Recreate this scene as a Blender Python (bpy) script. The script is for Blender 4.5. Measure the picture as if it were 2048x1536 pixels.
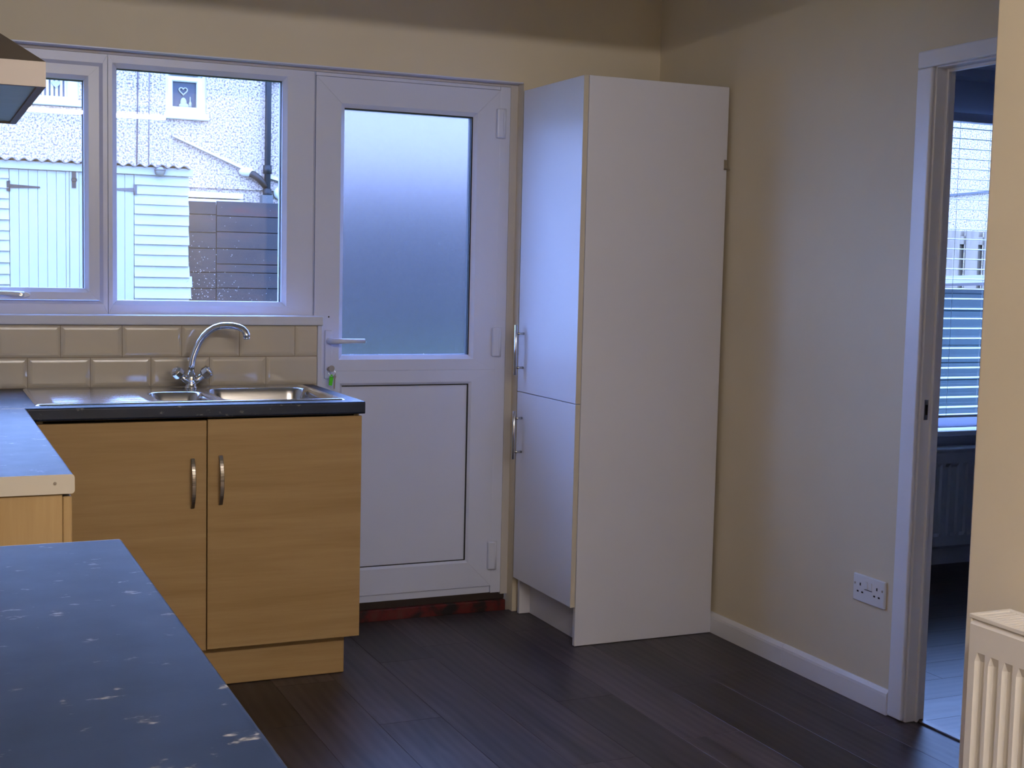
import bpy, bmesh, math, random
from mathutils import Vector, Matrix

random.seed(7)
scene = bpy.context.scene
for o in list(bpy.data.objects):
    bpy.data.objects.remove(o)
C = scene.collection

# ------------------------------------------------------------------ camera
CAM = (-2.7341, -4.7421, 1.3513); YAW, PITCH, ROLL, FPX = -0.4204, -0.0868, 0.0228, 2690.05
fw = Vector((-math.sin(YAW)*math.cos(PITCH), math.cos(YAW)*math.cos(PITCH), math.sin(PITCH)))
rt = Vector((math.cos(YAW), math.sin(YAW), 0)); up = rt.cross(fw)
r2 = rt*math.cos(ROLL) + up*math.sin(ROLL); u2 = -rt*math.sin(ROLL) + up*math.cos(ROLL)
cd = bpy.data.cameras.new('camera'); cd.sensor_width = 36.0; cd.lens = FPX/2048*36.0
cd.clip_start = 0.02; cd.clip_end = 200
cam = bpy.data.objects.new('camera', cd); C.objects.link(cam)
M = Matrix(((r2.x, u2.x, -fw.x, CAM[0]), (r2.y, u2.y, -fw.y, CAM[1]), (r2.z, u2.z, -fw.z, CAM[2]), (0, 0, 0, 1)))
cam.matrix_world = M
scene.camera = cam

# ------------------------------------------------------------------ world: overcast daylight, blue against the indoor white balance
SKY = (0.26, 0.43, 1.0); SKY_STRENGTH = 18.0
w = bpy.data.worlds.new('overcast_sky'); scene.world = w; w.use_nodes = True
bg = w.node_tree.nodes['Background']; bg.inputs[0].default_value = (*SKY, 1); bg.inputs[1].default_value = SKY_STRENGTH
TUBE_STRENGTH = 258.0; TUBE_COLOR = (1.0, 0.925, 0.88)
vs = scene.view_settings
vs.view_transform = 'Standard'; vs.look = 'None'; vs.gamma = 1; vs.exposure = 0.0; vs.use_curve_mapping = False
scene.cycles.transparent_max_bounces = 24
scene.cycles.max_bounces = 10
scene.cycles.diffuse_bounces = 5
scene.cycles.transmission_bounces = 8
scene.cycles.adaptive_threshold = 0.025
scene.cycles.adaptive_min_samples = 32
scene.cycles.caustics_reflective = False
scene.cycles.sample_clamp_indirect = 9.0

# ------------------------------------------------------------------ helpers
ORG = {}
def org(o):
    return ORG.get(o.name, Vector((0, 0, 0))) if o else Vector((0, 0, 0))

class MB:
    def __init__(s):
        s.v = []; s.f = []; s.sm = []
    def add(s, vs_, fs_, smooth=False):
        n = len(s.v); s.v += [tuple(p) for p in vs_]
        for f in fs_:
            s.f.append([i+n for i in f]); s.sm.append(smooth)
        return s
    def box(s, x0, x1, y0, y1, z0, z1):
        v = [(x0,y0,z0),(x1,y0,z0),(x1,y1,z0),(x0,y1,z0),(x0,y0,z1),(x1,y0,z1),(x1,y1,z1),(x0,y1,z1)]
        return s.add(v, [(0,3,2,1),(4,5,6,7),(0,1,5,4),(1,2,6,5),(2,3,7,6),(3,0,4,7)])
    def prism(s, poly, axis, a, b, smooth=False):
        # poly: 2D points in the other two axes (in order x,y,z without axis)
        def p3(p, t):
            return {'x': (t, p[0], p[1]), 'y': (p[0], t, p[1]), 'z': (p[0], p[1], t)}[axis]
        n = len(poly)
        v = [p3(p, a) for p in poly] + [p3(p, b) for p in poly]
        f = [(i, (i+1) % n, n+(i+1) % n, n+i) for i in range(n)]
        s.add(v, f, smooth); k = len(s.v)-2*n
        s.f.append([k+i for i in range(n)][::-1]); s.sm.append(False)
        s.f.append([k+n+i for i in range(n)]); s.sm.append(False)
        return s
    def tube(s, pts, r, n=12, caps=True, smooth=True):
        pts = [Vector(p) for p in pts]
        rs = r if isinstance(r, (list, tuple)) else [r]*len(pts)
        t0 = (pts[1]-pts[0]).normalized()
        ref = Vector((0, 0, 1)) if abs(t0.z) < .9 else Vector((1, 0, 0))
        nrm = t0.cross(ref).normalized()
        v = []; f = []
        for i, p in enumerate(pts):
            t = (pts[min(i+1, len(pts)-1)]-pts[max(i-1, 0)]).normalized()
            nrm = (nrm - t*nrm.dot(t)).normalized(); b = t.cross(nrm)
            for k in range(n):
                a = 2*math.pi*k/n
                v.append(p + (nrm*math.cos(a)+b*math.sin(a))*rs[i])
        for i in range(len(pts)-1):
            for k in range(n):
                f.append((i*n+k, i*n+(k+1) % n, (i+1)*n+(k+1) % n, (i+1)*n+k))
        s.add(v, f, smooth)
        if caps:
            k0 = len(s.v)-len(v)
            s.f.append([k0+k for k in range(n)][::-1]); s.sm.append(False)
            s.f.append([k0+(len(pts)-1)*n+k for k in range(n)]); s.sm.append(False)
        return s
    def cyl(s, a, b, r, n=16, r1=None):
        return s.tube([a, b], [r, r if r1 is None else r1], n)
    def sphere(s, c, r, n=8, m=6, sc=(1, 1, 1)):
        v = []; f = []
        for i in range(m+1):
            th = math.pi*i/m
            for k in range(n):
                ph = 2*math.pi*k/n
                v.append((c[0]+r*sc[0]*math.sin(th)*math.cos(ph), c[1]+r*sc[1]*math.sin(th)*math.sin(ph), c[2]+r*sc[2]*math.cos(th)))
        for i in range(m):
            for k in range(n):
                f.append((i*n+k, (i+1)*n+k, (i+1)*n+(k+1) % n, i*n+(k+1) % n))
        return s.add(v, f, True)
    def ring(s, o, i, y0, y1, ch=.014, dp=.012, gap=.0006):
        # mitred welded frame in the xz plane: outer / inner rectangles (x0,x1,z0,z1), front y0, back y1, chamfered glazing edge
        c = (i[0]-ch, i[1]+ch, i[2]-ch, i[3]+ch)
        rings = [(o, y1), (o, y0), (c, y0), (i, y0+dp), (i, y1)]
        cor = lambda r: [(r[0], r[2]), (r[1], r[2]), (r[1], r[3]), (r[0], r[3])]
        for side in range(4):
            a, b = side, (side+1) % 4
            v = []
            for r, y in rings:
                k = cor(r); pa, pb = list(k[a]), list(k[b])
                if side in (0, 2):
                    d = gap if pb[0] > pa[0] else -gap
                    pa[0] += d; pb[0] -= d
                v += [(pa[0], y, pa[1]), (pb[0], y, pb[1])]
            n = len(rings); f = []
            for q in range(n):
                q2 = (q+1) % n
                f.append((2*q, 2*q+1, 2*q2+1, 2*q2))
            f.append([2*q for q in range(n)]); f.append([2*q+1 for q in range(n)])
            s.add(v, f)
        return s
    def mesh(s, name, mat, off=Vector((0, 0, 0)), bevel=0, seg=1, angle=35):
        me = bpy.data.meshes.new(name)
        me.from_pydata([tuple(Vector(p)-off) for p in s.v], [], s.f)
        me.polygons.foreach_set('use_smooth', s.sm)
        bm = bmesh.new(); bm.from_mesh(me)
        bmesh.ops.recalc_face_normals(bm, faces=bm.faces)
        if bevel:
            ed = [e for e in bm.edges if len(e.link_faces) == 2 and e.calc_face_angle(0) > math.radians(angle)]
            bmesh.ops.bevel(bm, geom=ed, offset=bevel, segments=seg, affect='EDGES', profile=.5, clamp_overlap=True)
        bm.to_mesh(me); bm.free()
        me.materials.append(mat)
        return me
    def build(s, name, mat, parent=None, bevel=0, seg=1, angle=35, kind=None):
        me = s.mesh(name, mat, org(parent), bevel, seg, angle)
        o = bpy.data.objects.new(name, me); C.objects.link(o)
        if parent:
            o.parent = parent; ORG[o.name] = org(parent)
        if kind: o['kind'] = kind
        return o

def piece(name, me, parent, loc, rot=(0, 0, 0)):
    o = bpy.data.objects.new(name, me); C.objects.link(o); o.parent = parent
    o.location = Vector(loc)-org(parent); o.rotation_euler = rot
    ORG[o.name] = Vector(loc)
    return o

def tag(o, label, cat, group=None, kind=None):
    o['label'] = label; o['category'] = cat
    if group: o['group'] = group
    if kind: o['kind'] = kind
    return o

def thing(name, label, cat, loc, group=None, rotz=0):
    o = bpy.data.objects.new(name, None); C.objects.link(o); o.empty_display_size = .1
    o.location = loc; ORG[o.name] = Vector(loc)
    if rotz:
        o.rotation_euler = (0, 0, rotz); ORG[o.name] = Vector((0, 0, 0))
    return tag(o, label, cat, group)

def setting(name, loc=(0, 0, 0)):
    o = bpy.data.objects.new(name, None); C.objects.link(o); o.location = loc; ORG[o.name] = Vector(loc)
    o['kind'] = 'structure'
    return o

# ------------------------------------------------------------------ materials
def mat(name, col, rough=.5, metal=0., spec=.5, coat=0., trans=0., ior=1.45):
    m = bpy.data.materials.new(name); m.use_nodes = True
    b = m.node_tree.nodes['Principled BSDF']
    b.inputs['Base Color'].default_value = (*col, 1); b.inputs['Roughness'].default_value = rough
    b.inputs['Metallic'].default_value = metal; b.inputs['Specular IOR Level'].default_value = spec
    b.inputs['Coat Weight'].default_value = coat; b.inputs['Transmission Weight'].default_value = trans
    b.inputs['IOR'].default_value = ior
    return m
def nd(m, t, **kw):
    n = m.node_tree.nodes.new(t)
    for k, v in kw.items():
        setattr(n, k, v)
    return n
def ln(m, a, b):
    m.node_tree.links.new(a, b)
def bsdf(m): return m.node_tree.nodes['Principled BSDF']
def coords(m, scale=(1, 1, 1), kind='Object', rnd=False):
    tc = nd(m, 'ShaderNodeTexCoord'); mp = nd(m, 'ShaderNodeMapping'); mp.inputs['Scale'].default_value = scale
    ln(m, tc.outputs[kind], mp.inputs['Vector'])
    if rnd:
        oi = nd(m, 'ShaderNodeObjectInfo'); mu = nd(m, 'ShaderNodeMath', operation='MULTIPLY'); mu.inputs[1].default_value = 37.0
        ln(m, oi.outputs['Random'], mu.inputs[0]); cb = nd(m, 'ShaderNodeCombineXYZ')
        for k in range(3): ln(m, mu.outputs[0], cb.inputs[k])
        ln(m, cb.outputs[0], mp.inputs['Location'])
    return mp.outputs[0]
def noise(m, vec, scale, detail=4, rough=.5, dist=0.):
    n = nd(m, 'ShaderNodeTexNoise'); n.inputs['Scale'].default_value = scale; n.inputs['Detail'].default_value = detail
    n.inputs['Roughness'].default_value = rough; n.inputs['Distortion'].default_value = dist
    ln(m, vec, n.inputs['Vector']); return n.outputs['Fac']
def ramp(m, fac, stops):
    r = nd(m, 'ShaderNodeValToRGB'); ln(m, fac, r.inputs[0])
    while len(r.color_ramp.elements) < len(stops): r.color_ramp.elements.new(.5)
    for e, (p, c) in zip(r.color_ramp.elements, stops):
        e.position = p; e.color = (*c, 1) if len(c) == 3 else c
    return r.outputs[0]
def bump(m, h, strength=.2, dist=.01):
    b = nd(m, 'ShaderNodeBump'); b.inputs['Strength'].default_value = strength; b.inputs['Distance'].default_value = dist
    ln(m, h, b.inputs['Height']); ln(m, b.outputs[0], bsdf(m).inputs['Normal'])
def g3(v): return (v, v, v)
def mix(m, fac, a, b, mode='MIX'):
    x = nd(m, 'ShaderNodeMix', data_type='RGBA', blend_type=mode)
    if isinstance(fac, float): x.inputs[0].default_value = fac
    else: ln(m, fac, x.inputs[0])
    for s_, v in ((6, a), (7, b)):
        if isinstance(v, tuple): x.inputs[s_].default_value = (*v, 1)
        else: ln(m, v, x.inputs[s_])
    return x.outputs[2]

def paint(name, col, rough=.6, var=.06, bs=.08, scale=60, spec=.3):
    m = mat(name, col, rough, spec=spec)
    v = coords(m)
    n1 = noise(m, v, 2.2, 3)
    lo = tuple(c*(1-var) for c in col); hi = tuple(min(1, c*(1+var)) for c in col)
    ln(m, ramp(m, n1, [(.3, lo), (.7, hi)]), bsdf(m).inputs['Base Color'])
    if bs: bump(m, noise(m, v, scale, 1), bs, .004)
    return m

M_WALL = paint('cream_wall_paint', (.74, .655, .505), .62, .03, 0, 90)
M_CEIL = paint('ceiling_paint', (.80, .78, .72), .7, .02, 0, 90)
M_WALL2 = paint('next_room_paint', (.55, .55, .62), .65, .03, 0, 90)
M_GLOSSW = paint('white_gloss_paint', (.80, .80, .86), .33, .03, .05, 25, .5)
M_UPVC = paint('white_upvc', (.69, .73, .90), .28, .02, 0, 10, .5)
M_UPVC_OUT = paint('white_upvc_outside', (.42, .40, .36), .35, .02, 0, 10, .5)
M_CAULK = mat('grubby_sealant', (.58, .55, .54), .8)
M_BLACK = mat('black_gasket', (.012, .012, .018), .5)
M_CHROME = mat('chrome', (.82, .83, .86), .06, 1)
M_STEEL = mat('brushed_steel', (.60, .60, .61), .19, 1)
M_SATIN = mat('satin_nickel', (.52, .47, .42), .3, 1)
M_WHITE = paint('white_melamine', (.76, .76, .84), .42, .015, .0, 30, .45)
M_WHITE_GLOSS = paint('white_door_foil', (.80, .80, .86), .30, .01, 0, 30, .7)
M_EDGE = mat('worn_white_edging', (.66, .60, .50), .5)
M_PLASTIC = mat('white_plastic', (.80, .80, .82), .3)
M_DARKSLOT = mat('dark_slot', (.01, .01, .012), .8)
M_RAD = paint('radiator_enamel', (.80, .77, .73), .3, .01, 0, 20, .5)
M_RAD2 = paint('far_radiator_enamel', (.70, .70, .74), .35, .01, 0, 20, .5)

def wood(name, c1, c2, grain, rough=.42):
    m = mat(name, c1, rough, spec=.4)
    v = coords(m, grain, rnd=True)
    a = noise(m, v, 3.0, 6, .6, .6); b = noise(m, v, 14.0, 4, .6, .2)
    mm = nd(m, 'ShaderNodeMath', operation='MULTIPLY_ADD'); mm.inputs[1].default_value = .35; ln(m, b, mm.inputs[0]); ln(m, a, mm.inputs[2])
    ln(m, ramp(m, mm.outputs[0], [(.45, c2), (.85, c1)]), bsdf(m).inputs['Base Color'])
    bump(m, b, .04, .002)
    return m
M_OAK_H = wood('beech_laminate_horizontal', (.50, .335, .155), (.405, .255, .105), (.35, 6, 6))
M_OAK_V = wood('beech_laminate_vertical', (.56, .39, .19), (.46, .30, .13), (6, 6, .35))
M_CARC = paint('cabinet_carcass', (.6, .5, .36), .5, .03, 0)

# laminate floor: dark grey oak, grain along y, one tone for each plank
def floor_mat(name, c1, c2, along='y', rough=.33):
    m = mat(name, c1, rough, spec=.36)
    sc = (9, .8, 9) if along == 'y' else (.8, 9, 9)
    v = coords(m, sc, rnd=True)
    a = noise(m, v, 1.6, 7, .62, .9)
    wv = nd(m, 'ShaderNodeTexWave', wave_type='BANDS', bands_direction='X' if along == 'y' else 'Y'); wv.inputs['Scale'].default_value = 3.2
    wv.inputs['Distortion'].default_value = 9; wv.inputs['Detail'].default_value = 2; wv.inputs['Detail Scale'].default_value = .55
    ln(m, coords(m, (3.0, .45, 1) if along == 'y' else (.45, 3.0, 1), rnd=True), wv.inputs['Vector'])
    mm = nd(m, 'ShaderNodeMath', operation='MULTIPLY_ADD'); mm.inputs[1].default_value = .10; ln(m, wv.outputs['Fac'], mm.inputs[0]); ln(m, a, mm.inputs[2])
    grain = ramp(m, mm.outputs[0], [(.32, c2), (.54, tuple((p+q)/2 for p, q in zip(c1, c2))), (.76, c1)])
    oi = nd(m, 'ShaderNodeObjectInfo')
    tone = ramp(m, oi.outputs['Random'], [(0., (.62, .60, .58)), (.5, (.95, .93, .95)), (1., (1.25, 1.2, 1.2))])
    ln(m, mix(m, 1.0, grain, tone, 'MULTIPLY'), bsdf(m).inputs['Base Color'])
    rr = nd(m, 'ShaderNodeMapRange'); rr.inputs[3].default_value = rough-.05; rr.inputs[4].default_value = rough+.12
    ln(m, a, rr.inputs[0]); ln(m, rr.outputs[0], bsdf(m).inputs['Roughness'])
    bump(m, a, .05, .001)
    return m
M_FLOOR = floor_mat('dark_oak_laminate', (.092, .072, .078), (.012, .010, .012), 'y', .36)
M_FLOOR2 = floor_mat('next_room_laminate', (.12, .085, .07), (.04, .025, .02), 'x', .3)
M_GAP = mat('floor_underlay', (.012, .010, .010), .9)

# worktop: near-black laminate with pale flecks
m = M_TOP = mat('charcoal_fleck_worktop', (.012, .018, .038), .42, spec=.5, coat=.1)
bsdf(m).inputs['Coat Roughness'].default_value = .36
v = coords(m)
fl = noise(m, coords(m, (9, 15, 15)), 2.6, 5, .55, .3)
fl2 = noise(m, coords(m, (30, 55, 55)), 2.2, 2, .5)
flk = nd(m, 'ShaderNodeMath', operation='MULTIPLY'); ln(m, ramp(m, fl, [(.635, g3(0)), (.70, g3(1))]), flk.inputs[0]); ln(m, ramp(m, fl2, [(.42, g3(0)), (.62, g3(1))]), flk.inputs[1])
cloud = ramp(m, noise(m, v, 7, 4), [(.3, (.005, .012, .032)), (.7, (.012, .022, .055))])
ln(m, mix(m, flk.outputs[0], cloud, (.36, .35, .33)), bsdf(m).inputs['Base Color'])
bump(m, noise(m, v, 350, 2), .05, .001)
rr = nd(m, 'ShaderNodeMapRange'); rr.inputs[3].default_value = .40; rr.inputs[4].default_value = .50
ln(m, noise(m, v, 18, 3), rr.inputs[0]); ln(m, rr.outputs[0], bsdf(m).inputs['Roughness'])
M_ENDSTRIP = paint('pale_end_strip', (.72, .66, .56), .4, .02, 0)

M_TILE = paint('cream_glazed_tile', (.66, .60, .51), .07, .03, .02, 9, .6)
M_GROUT = mat('grout', (.40, .33, .26), .9)
m = M_RED = mat('red_step_paint', (.16, .02, .02), .55)
ln(m, ramp(m, noise(m, coords(m), 14, 5), [(.42, (.012, .008, .008)), (.55, (.11, .010, .010)), (.75, (.09, .035, .025))]), bsdf(m).inputs['Base Color'])
M_DARKSTEP = mat('dark_sill_board', (.035, .022, .018), .7)

def clear_glass(name, tint=(1, 1, 1)):
    m = bpy.data.materials.new(name); m.use_nodes = True; t = m.node_tree; t.nodes.clear()
    out = nd(m, 'ShaderNodeOutputMaterial'); mx = nd(m, 'ShaderNodeMixShader')
    tr = nd(m, 'ShaderNodeBsdfTransparent'); tr.inputs[0].default_value = (*tint, 1)
    gl = nd(m, 'ShaderNodeBsdfGlossy'); gl.inputs['Roughness'].default_value = .0
    lw = nd(m, 'ShaderNodeLayerWeight'); lw.inputs[0].default_value = .5
    pw = nd(m, 'ShaderNodeMath', operation='POWER'); pw.inputs[1].default_value = 5; ln(m, lw.outputs['Facing'], pw.inputs[0])
    ma = nd(m, 'ShaderNodeMath', operation='MULTIPLY_ADD'); ma.inputs[1].default_value = .9; ma.inputs[2].default_value = .04; ln(m, pw.outputs[0], ma.inputs[0])
    ln(m, ma.outputs[0], mx.inputs[0]); ln(m, tr.outputs[0], mx.inputs[1]); ln(m, gl.outputs[0], mx.inputs[2]); ln(m, mx.outputs[0], out.inputs[0])
    return m
M_GLASS = clear_glass('clear_window_glass', (.99, .995, .99))
m = M_FROST = mat('frosted_door_glass', (.78, .80, .86), .26, trans=1.0, ior=1.42)
bump(m, noise(m, coords(m, (1, 1, 1.6)), 160, 2), .05, .001)
M_DROP = mat('rain_drop', (.95, .97, 1.0), .08, trans=.35, ior=1.33)

# ------------------------------------------------------------------ room shell
ZC = 2.418            # ceiling height
WT = .17              # outer wall thickness
LX = -3.04            # left wall
PX, PY = -0.87, -2.76 # corner of the pier wall on the right
YB = -6.6             # wall behind the camera

fl_ = MB(); fl_.box(LX-.1, .02, YB-.1, WT, -.32, -.009)
floor = fl_.build('floor', M_GAP, kind='structure')
PWD = .196; seam0 = -.123
plank_meshes = {}
def plank(x0, x1, y0, y1, m_, parent, cache):
    key = (round(x1-x0, 4), round(y1-y0, 3), m_.name)
    if key not in cache:
        b = MB(); gx = .00025
        b.box(gx, x1-x0-gx, gx, y1-y0-gx, -.0085, 0)
        me = b.mesh('plank', m_, bevel=.0006)
        cache[key] = me
    piece('plank', cache[key], parent, (x0, y0, 0))
k = -1
offs = {}
rndp = random.Random(11)
fixed = {7: -1.07, 4: -1.06, 3: -1.49, 2: -1.06, 1: -2.2, 0: -1.6, 5: -.35, 6: -1.7, 8: -.62}
kk = -1
while True:
    xa = seam0 - PWD*kk; xb = xa + PWD   # kk-th plank column
    xa, xb = seam0 - PWD*(kk), seam0 - PWD*(kk-1)
    if xb <= LX+.001: break
    x0 = max(xa, LX+.002); x1 = min(xb, .045)
    if x1-x0 > .01:
        ys = fixed.get(kk, -rndp.uniform(.2, 1.2))
        edges = [.03]
        y = ys
        while y + 1.215 < .0: y += 1.215
        while y > YB+.05:
            edges.append(y); y -= 1.215
        edges.append(YB+.002)
        for a, b_ in zip(edges[:-1], edges[1:]):
            if a-b_ > .01: plank(x0, x1, b_, a, M_FLOOR, floor, plank_meshes)
    kk += 1

# back wall with the window + door opening
WX0 = -2.78; WX1 = -.593; HEAD = 2.052; SILL = 1.135
wb = MB()
wb.box(LX-.1, WX0, 0, WT, -.1, ZC); wb.box(WX1, .1, 0, WT, -.1, ZC); wb.box(WX0, WX1, 0, WT, HEAD, ZC)
wb.box(WX0, -1.385, 0, WT, -.1, SILL)
wall_back = wb.build('wall_back', M_WALL, kind='structure')
# rough, grubby sealant round the frame head and side
cb = MB(); cb.box(WX0, -.605, .054, .066, 2.038, HEAD+.001); cb.box(-.622, WX1+.001, .052, .066, .06, HEAD)
cb.build('sealant', M_CAULK, wall_back)
MB().box(WX0+.001, WX1-.001, .001, .0535, HEAD-.004, HEAD).build('reveal_soffit', M_UPVC, wall_back)
MB().box(LX-.1, LX, YB, 0, -.1, ZC).build('wall_left', M_WALL, kind='structure')
MB().box(LX-.1, .1, YB-.1, YB, -.1, ZC).build('wall_behind', M_WALL, kind='structure')
MB().box(LX-.1, .07, YB-.1, WT, ZC, ZC+.1).build('ceiling', M_CEIL, kind='structure')
MB().box(PX, -.0, YB, PY, -.1, ZC).build('wall_pier', M_WALL, kind='structure', bevel=.004, seg=2)
# downstand beam where the two rooms were knocked together
MB().box(LX, PX, PY-.2, PY, 2.296, ZC).build('wall_beam', M_WALL, kind='structure')
# right wall with the doorway to the next room
DY1, DY0, DZ = -1.605, -2.42, 1.956; RT = .07
wr = MB(); wr.box(0, RT, DY1+.012, 0, -.1, ZC); wr.box(0, RT, PY, DY0-.012, -.1, ZC); wr.box(0, RT, DY0-.012, DY1+.012, DZ+.012, ZC)
wr.box(0, RT, DY0-.012, DY1+.012, -.1, -.012)
wr.build('wall_right', M_WALL, kind='structure')
# door lining + architrave
t1 = MB()
t1.box(0, RT+.002, DY1, DY1+.025, 0, DZ+.025); t1.box(0, RT+.002, DY0-.025, DY0, 0, DZ+.025); t1.box(0, RT+.002, DY0, DY1, DZ, DZ+.025)
lin = t1.build('trim_1', M_GLOSSW, kind='structure', bevel=.002)
MB().box(.034, .046, DY1-.010, DY1, 0, DZ).box(.034, .046, DY0, DY1-.010, DZ-.010, DZ).build('door_stop', M_GLOSSW, lin, .002)
MB().box(.014, .028, DY1-.0015, DY1+.001, .925, .985).build('strike_plate', M_SATIN, lin)
MB().box(.017, .025, DY1-.003, DY1, .940, .970).build('latch_hole', M_DARKSLOT, lin)
AW = .066
t2 = MB()
for (a, b_) in ((DY1+.004, DY1+.004+AW), (DY0-.004-AW, DY0-.004)):
    t2.box(-.014, .0, a, b_, 0.004, DZ+.0035)
t2.box(-.014, .0, DY0-.004-AW, DY1+.004+AW, DZ+.004, DZ+.004+AW-.016)
t2.build('trim_2', M_GLOSSW, kind='structure', bevel=.006, seg=3)
MB().box(.04, .066, DY0, DY1, -.004, .006).build('trim_3', mat('threshold_bar', (.10, .08, .07), .35, .6), kind='structure', bevel=.002)

# skirting board on the right wall, in two lengths
bb = setting('baseboard_right', (-.008, -1., 0))
for y0, y1, dz in ((-.985, -.512, .0), (-1.531, -.987, .001)):
    MB().prism([(-.014, 0.001), (0, 0.001), (0, .078+dz), (-.005, .078+dz), (-.0125, .066+dz), (-.014, .058+dz)], 'y', y0, y1).build('skirting_length', M_GLOSSW, bb)

# next room
far = setting('wall_next_room', (2, 0, 0))
FY = .15; FX1 = 4.2; FWX0, FWX1, FWZ0, FWZ1 = .95, 2.75, .632, 2.27
b = MB(); b.box(RT, FWX0, FY, FY+.29, -.1, ZC); b.box(FWX1, FX1, FY, FY+.29, -.1, ZC); b.box(FWX0, FWX1, FY, FY+.29, FWZ1, ZC); b.box(FWX0, FWX1, FY, FY+.29, -.1, FWZ0)
b.build('window_wall', M_WALL2, far)
b = MB(); b.box(FX1, FX1+.1, -4.1, FY+.29, -.1, ZC); b.box(RT, FX1, -4.2, -4.1, -.1, ZC); b.box(-.0, RT, -4.2, PY, -.1, ZC)
b.build('side_walls', M_WALL2, far)
MB().box(RT, FX1, -4.1, FY+.29, ZC, ZC+.1).build('ceiling_next_room', M_WALL2, kind='structure')
fl2_ = MB().box(.021, FX1, -4.1, FY+.29, -.32, -.009).build('floor_next_room', M_GAP, kind='structure')
rp = random.Random(5); cache2 = {}
yk = FY-.16; 
while yk > -4.0:
    x = .06 - rp.uniform(.0, .9)
    while x < FX1:
        a, b_ = max(x, .062), min(x+1.215, FX1-.002)
        if b_-a > .02: plank(a, b_, yk, yk+.16, M_FLOOR2, fl2_, cache2)
        x += 1.215
    yk -= .16
MB().prism([(FY-.018, .001), (FY, .001), (FY, .085), (FY-.012, .085), (FY-.018, .075)], 'x', RT, FX1).build('baseboard_far', M_GLOSSW, kind='structure')
MB().box(FWX0-.04, FWX1+.04, FY-.035, FY+.10, FWZ0-.022, FWZ0+.002).build('trim_4', M_GLOSSW, kind='structure', bevel=.005, seg=2)
# ceiling cove of the next room
MB().prism([(FY, ZC-.11), (FY, ZC), (FY-.11, ZC), (FY-.1, ZC-.02), (FY-.05, ZC-.045), (FY-.02, ZC-.1)], 'x', RT, FX1).build('trim_5', M_WALL2, kind='structure')

# window sill board of the kitchen + tile edge trim
MB().box(WX0-.05, -1.374, -.022, .062, 1.124, 1.158).build('trim_6', M_UPVC, kind='structure', bevel=.005, seg=3)
MB().box(-1.394, -1.376, -.011, .05, .9, 1.1235).build('trim_7', M_UPVC, kind='structure', bevel=.002)

# metro tiles, each one bevelled, on a grout bed
gb = MB().box(LX+.004, -1.395, -.0035, .0005, .9105, 1.1225).build('grout_bed', M_GROUT, wall_back)
tile_cache = {}
def tile_mesh(wd, ht, bl=True, br=True):
    key = (round(wd, 4), round(ht, 4), bl, br)
    if key not in tile_cache:
        e = .014; hgt = .0079; lo = .0040; e2 = .0072; md = .0068
        x0, x1, z0, z1 = .001, wd-.001, .001, ht-.001
        xi0 = x0+(e if bl else 0); xi1 = x1-(e if br else 0); zi0, zi1 = z0+e, z1-e
        b = MB()
        vv = [(x0, 0, z0), (x1, 0, z0), (x1, 0, z1), (x0, 0, z1), (x0, -lo, z0), (x1, -lo, z0), (x1, -lo, z1), (x0, -lo, z1), (xi0, -hgt, zi0), (xi1, -hgt, zi0), (xi1, -hgt, zi1), (xi0, -hgt, zi1)]
        xm0 = x0+(e2 if bl else 0); xm1 = x1-(e2 if br else 0)
        vv += [(xm0, -md, z0+e2), (xm1, -md, z0+e2), (xm1, -md, z1-e2), (xm0, -md, z1-e2)]
        b.add(vv, [(0, 3, 2, 1), (0, 1, 5, 4), (1, 2, 6, 5), (2, 3, 7, 6), (3, 0, 4, 7), (4, 5, 13, 12), (5, 6, 14, 13), (6, 7, 15, 14), (7, 4, 12, 15), (12, 13, 9, 8), (13, 14, 10, 9), (14, 15, 11, 10), (15, 12, 8, 11), (8, 9, 10, 11)])
        tile_cache[key] = b.mesh('tile', M_TILE)
    return tile_cache[key]
for row, (z0, z1, xs0) in enumerate(((1.0135, 1.1225, -1.477), (.9115, 1.0125, -1.582))):
    xr = -1.395
    xl = xs0
    first = True
    while xr > LX+.01:
        xl = max(xl, LX+.003)
        piece('tile', tile_mesh(xr-xl, z1-z0, True, not first), wall_back, (xl, -.003, z0))
        xr = xl; xl -= .201; first = False

# ------------------------------------------------------------------ kitchen window (uPVC, fixed light + top-hung sash)
FYF, FYB = .06, .125     # frame front / back
win = setting('window_1', (-2.1, .06, 1.15))
OUT = (WX0+.005, -1.3955, 1.1575, 2.0375)
fx = (-2.0855, -1.509, 1.205, 1.996)         # clear glass of the fixed light
sa = (-2.722, -2.1465, 1.2055, 1.993)        # sash outer
sg = (-2.668, -2.195, 1.2455, 1.946)         # sash glass
b = MB()
b.ring((-2.1155, -1.3955, 1.1575, 2.0375), fx, FYF, FYB, .016, .014)
b.build('frame', M_UPVC, win)
b = MB(); b.ring((OUT[0], -2.1175, 1.1575, 2.0375), (sa[0]-.002, sa[1]+.002, sa[2]-.002, sa[3]+.002), FYF+.0, FYB, .012, .010)
b.build('frame', M_UPVC, win)
sash = MB().ring(sa, sg, FYF-.014, FYB-.02, .014, .012).build('sash', M_UPVC, win)
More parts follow.
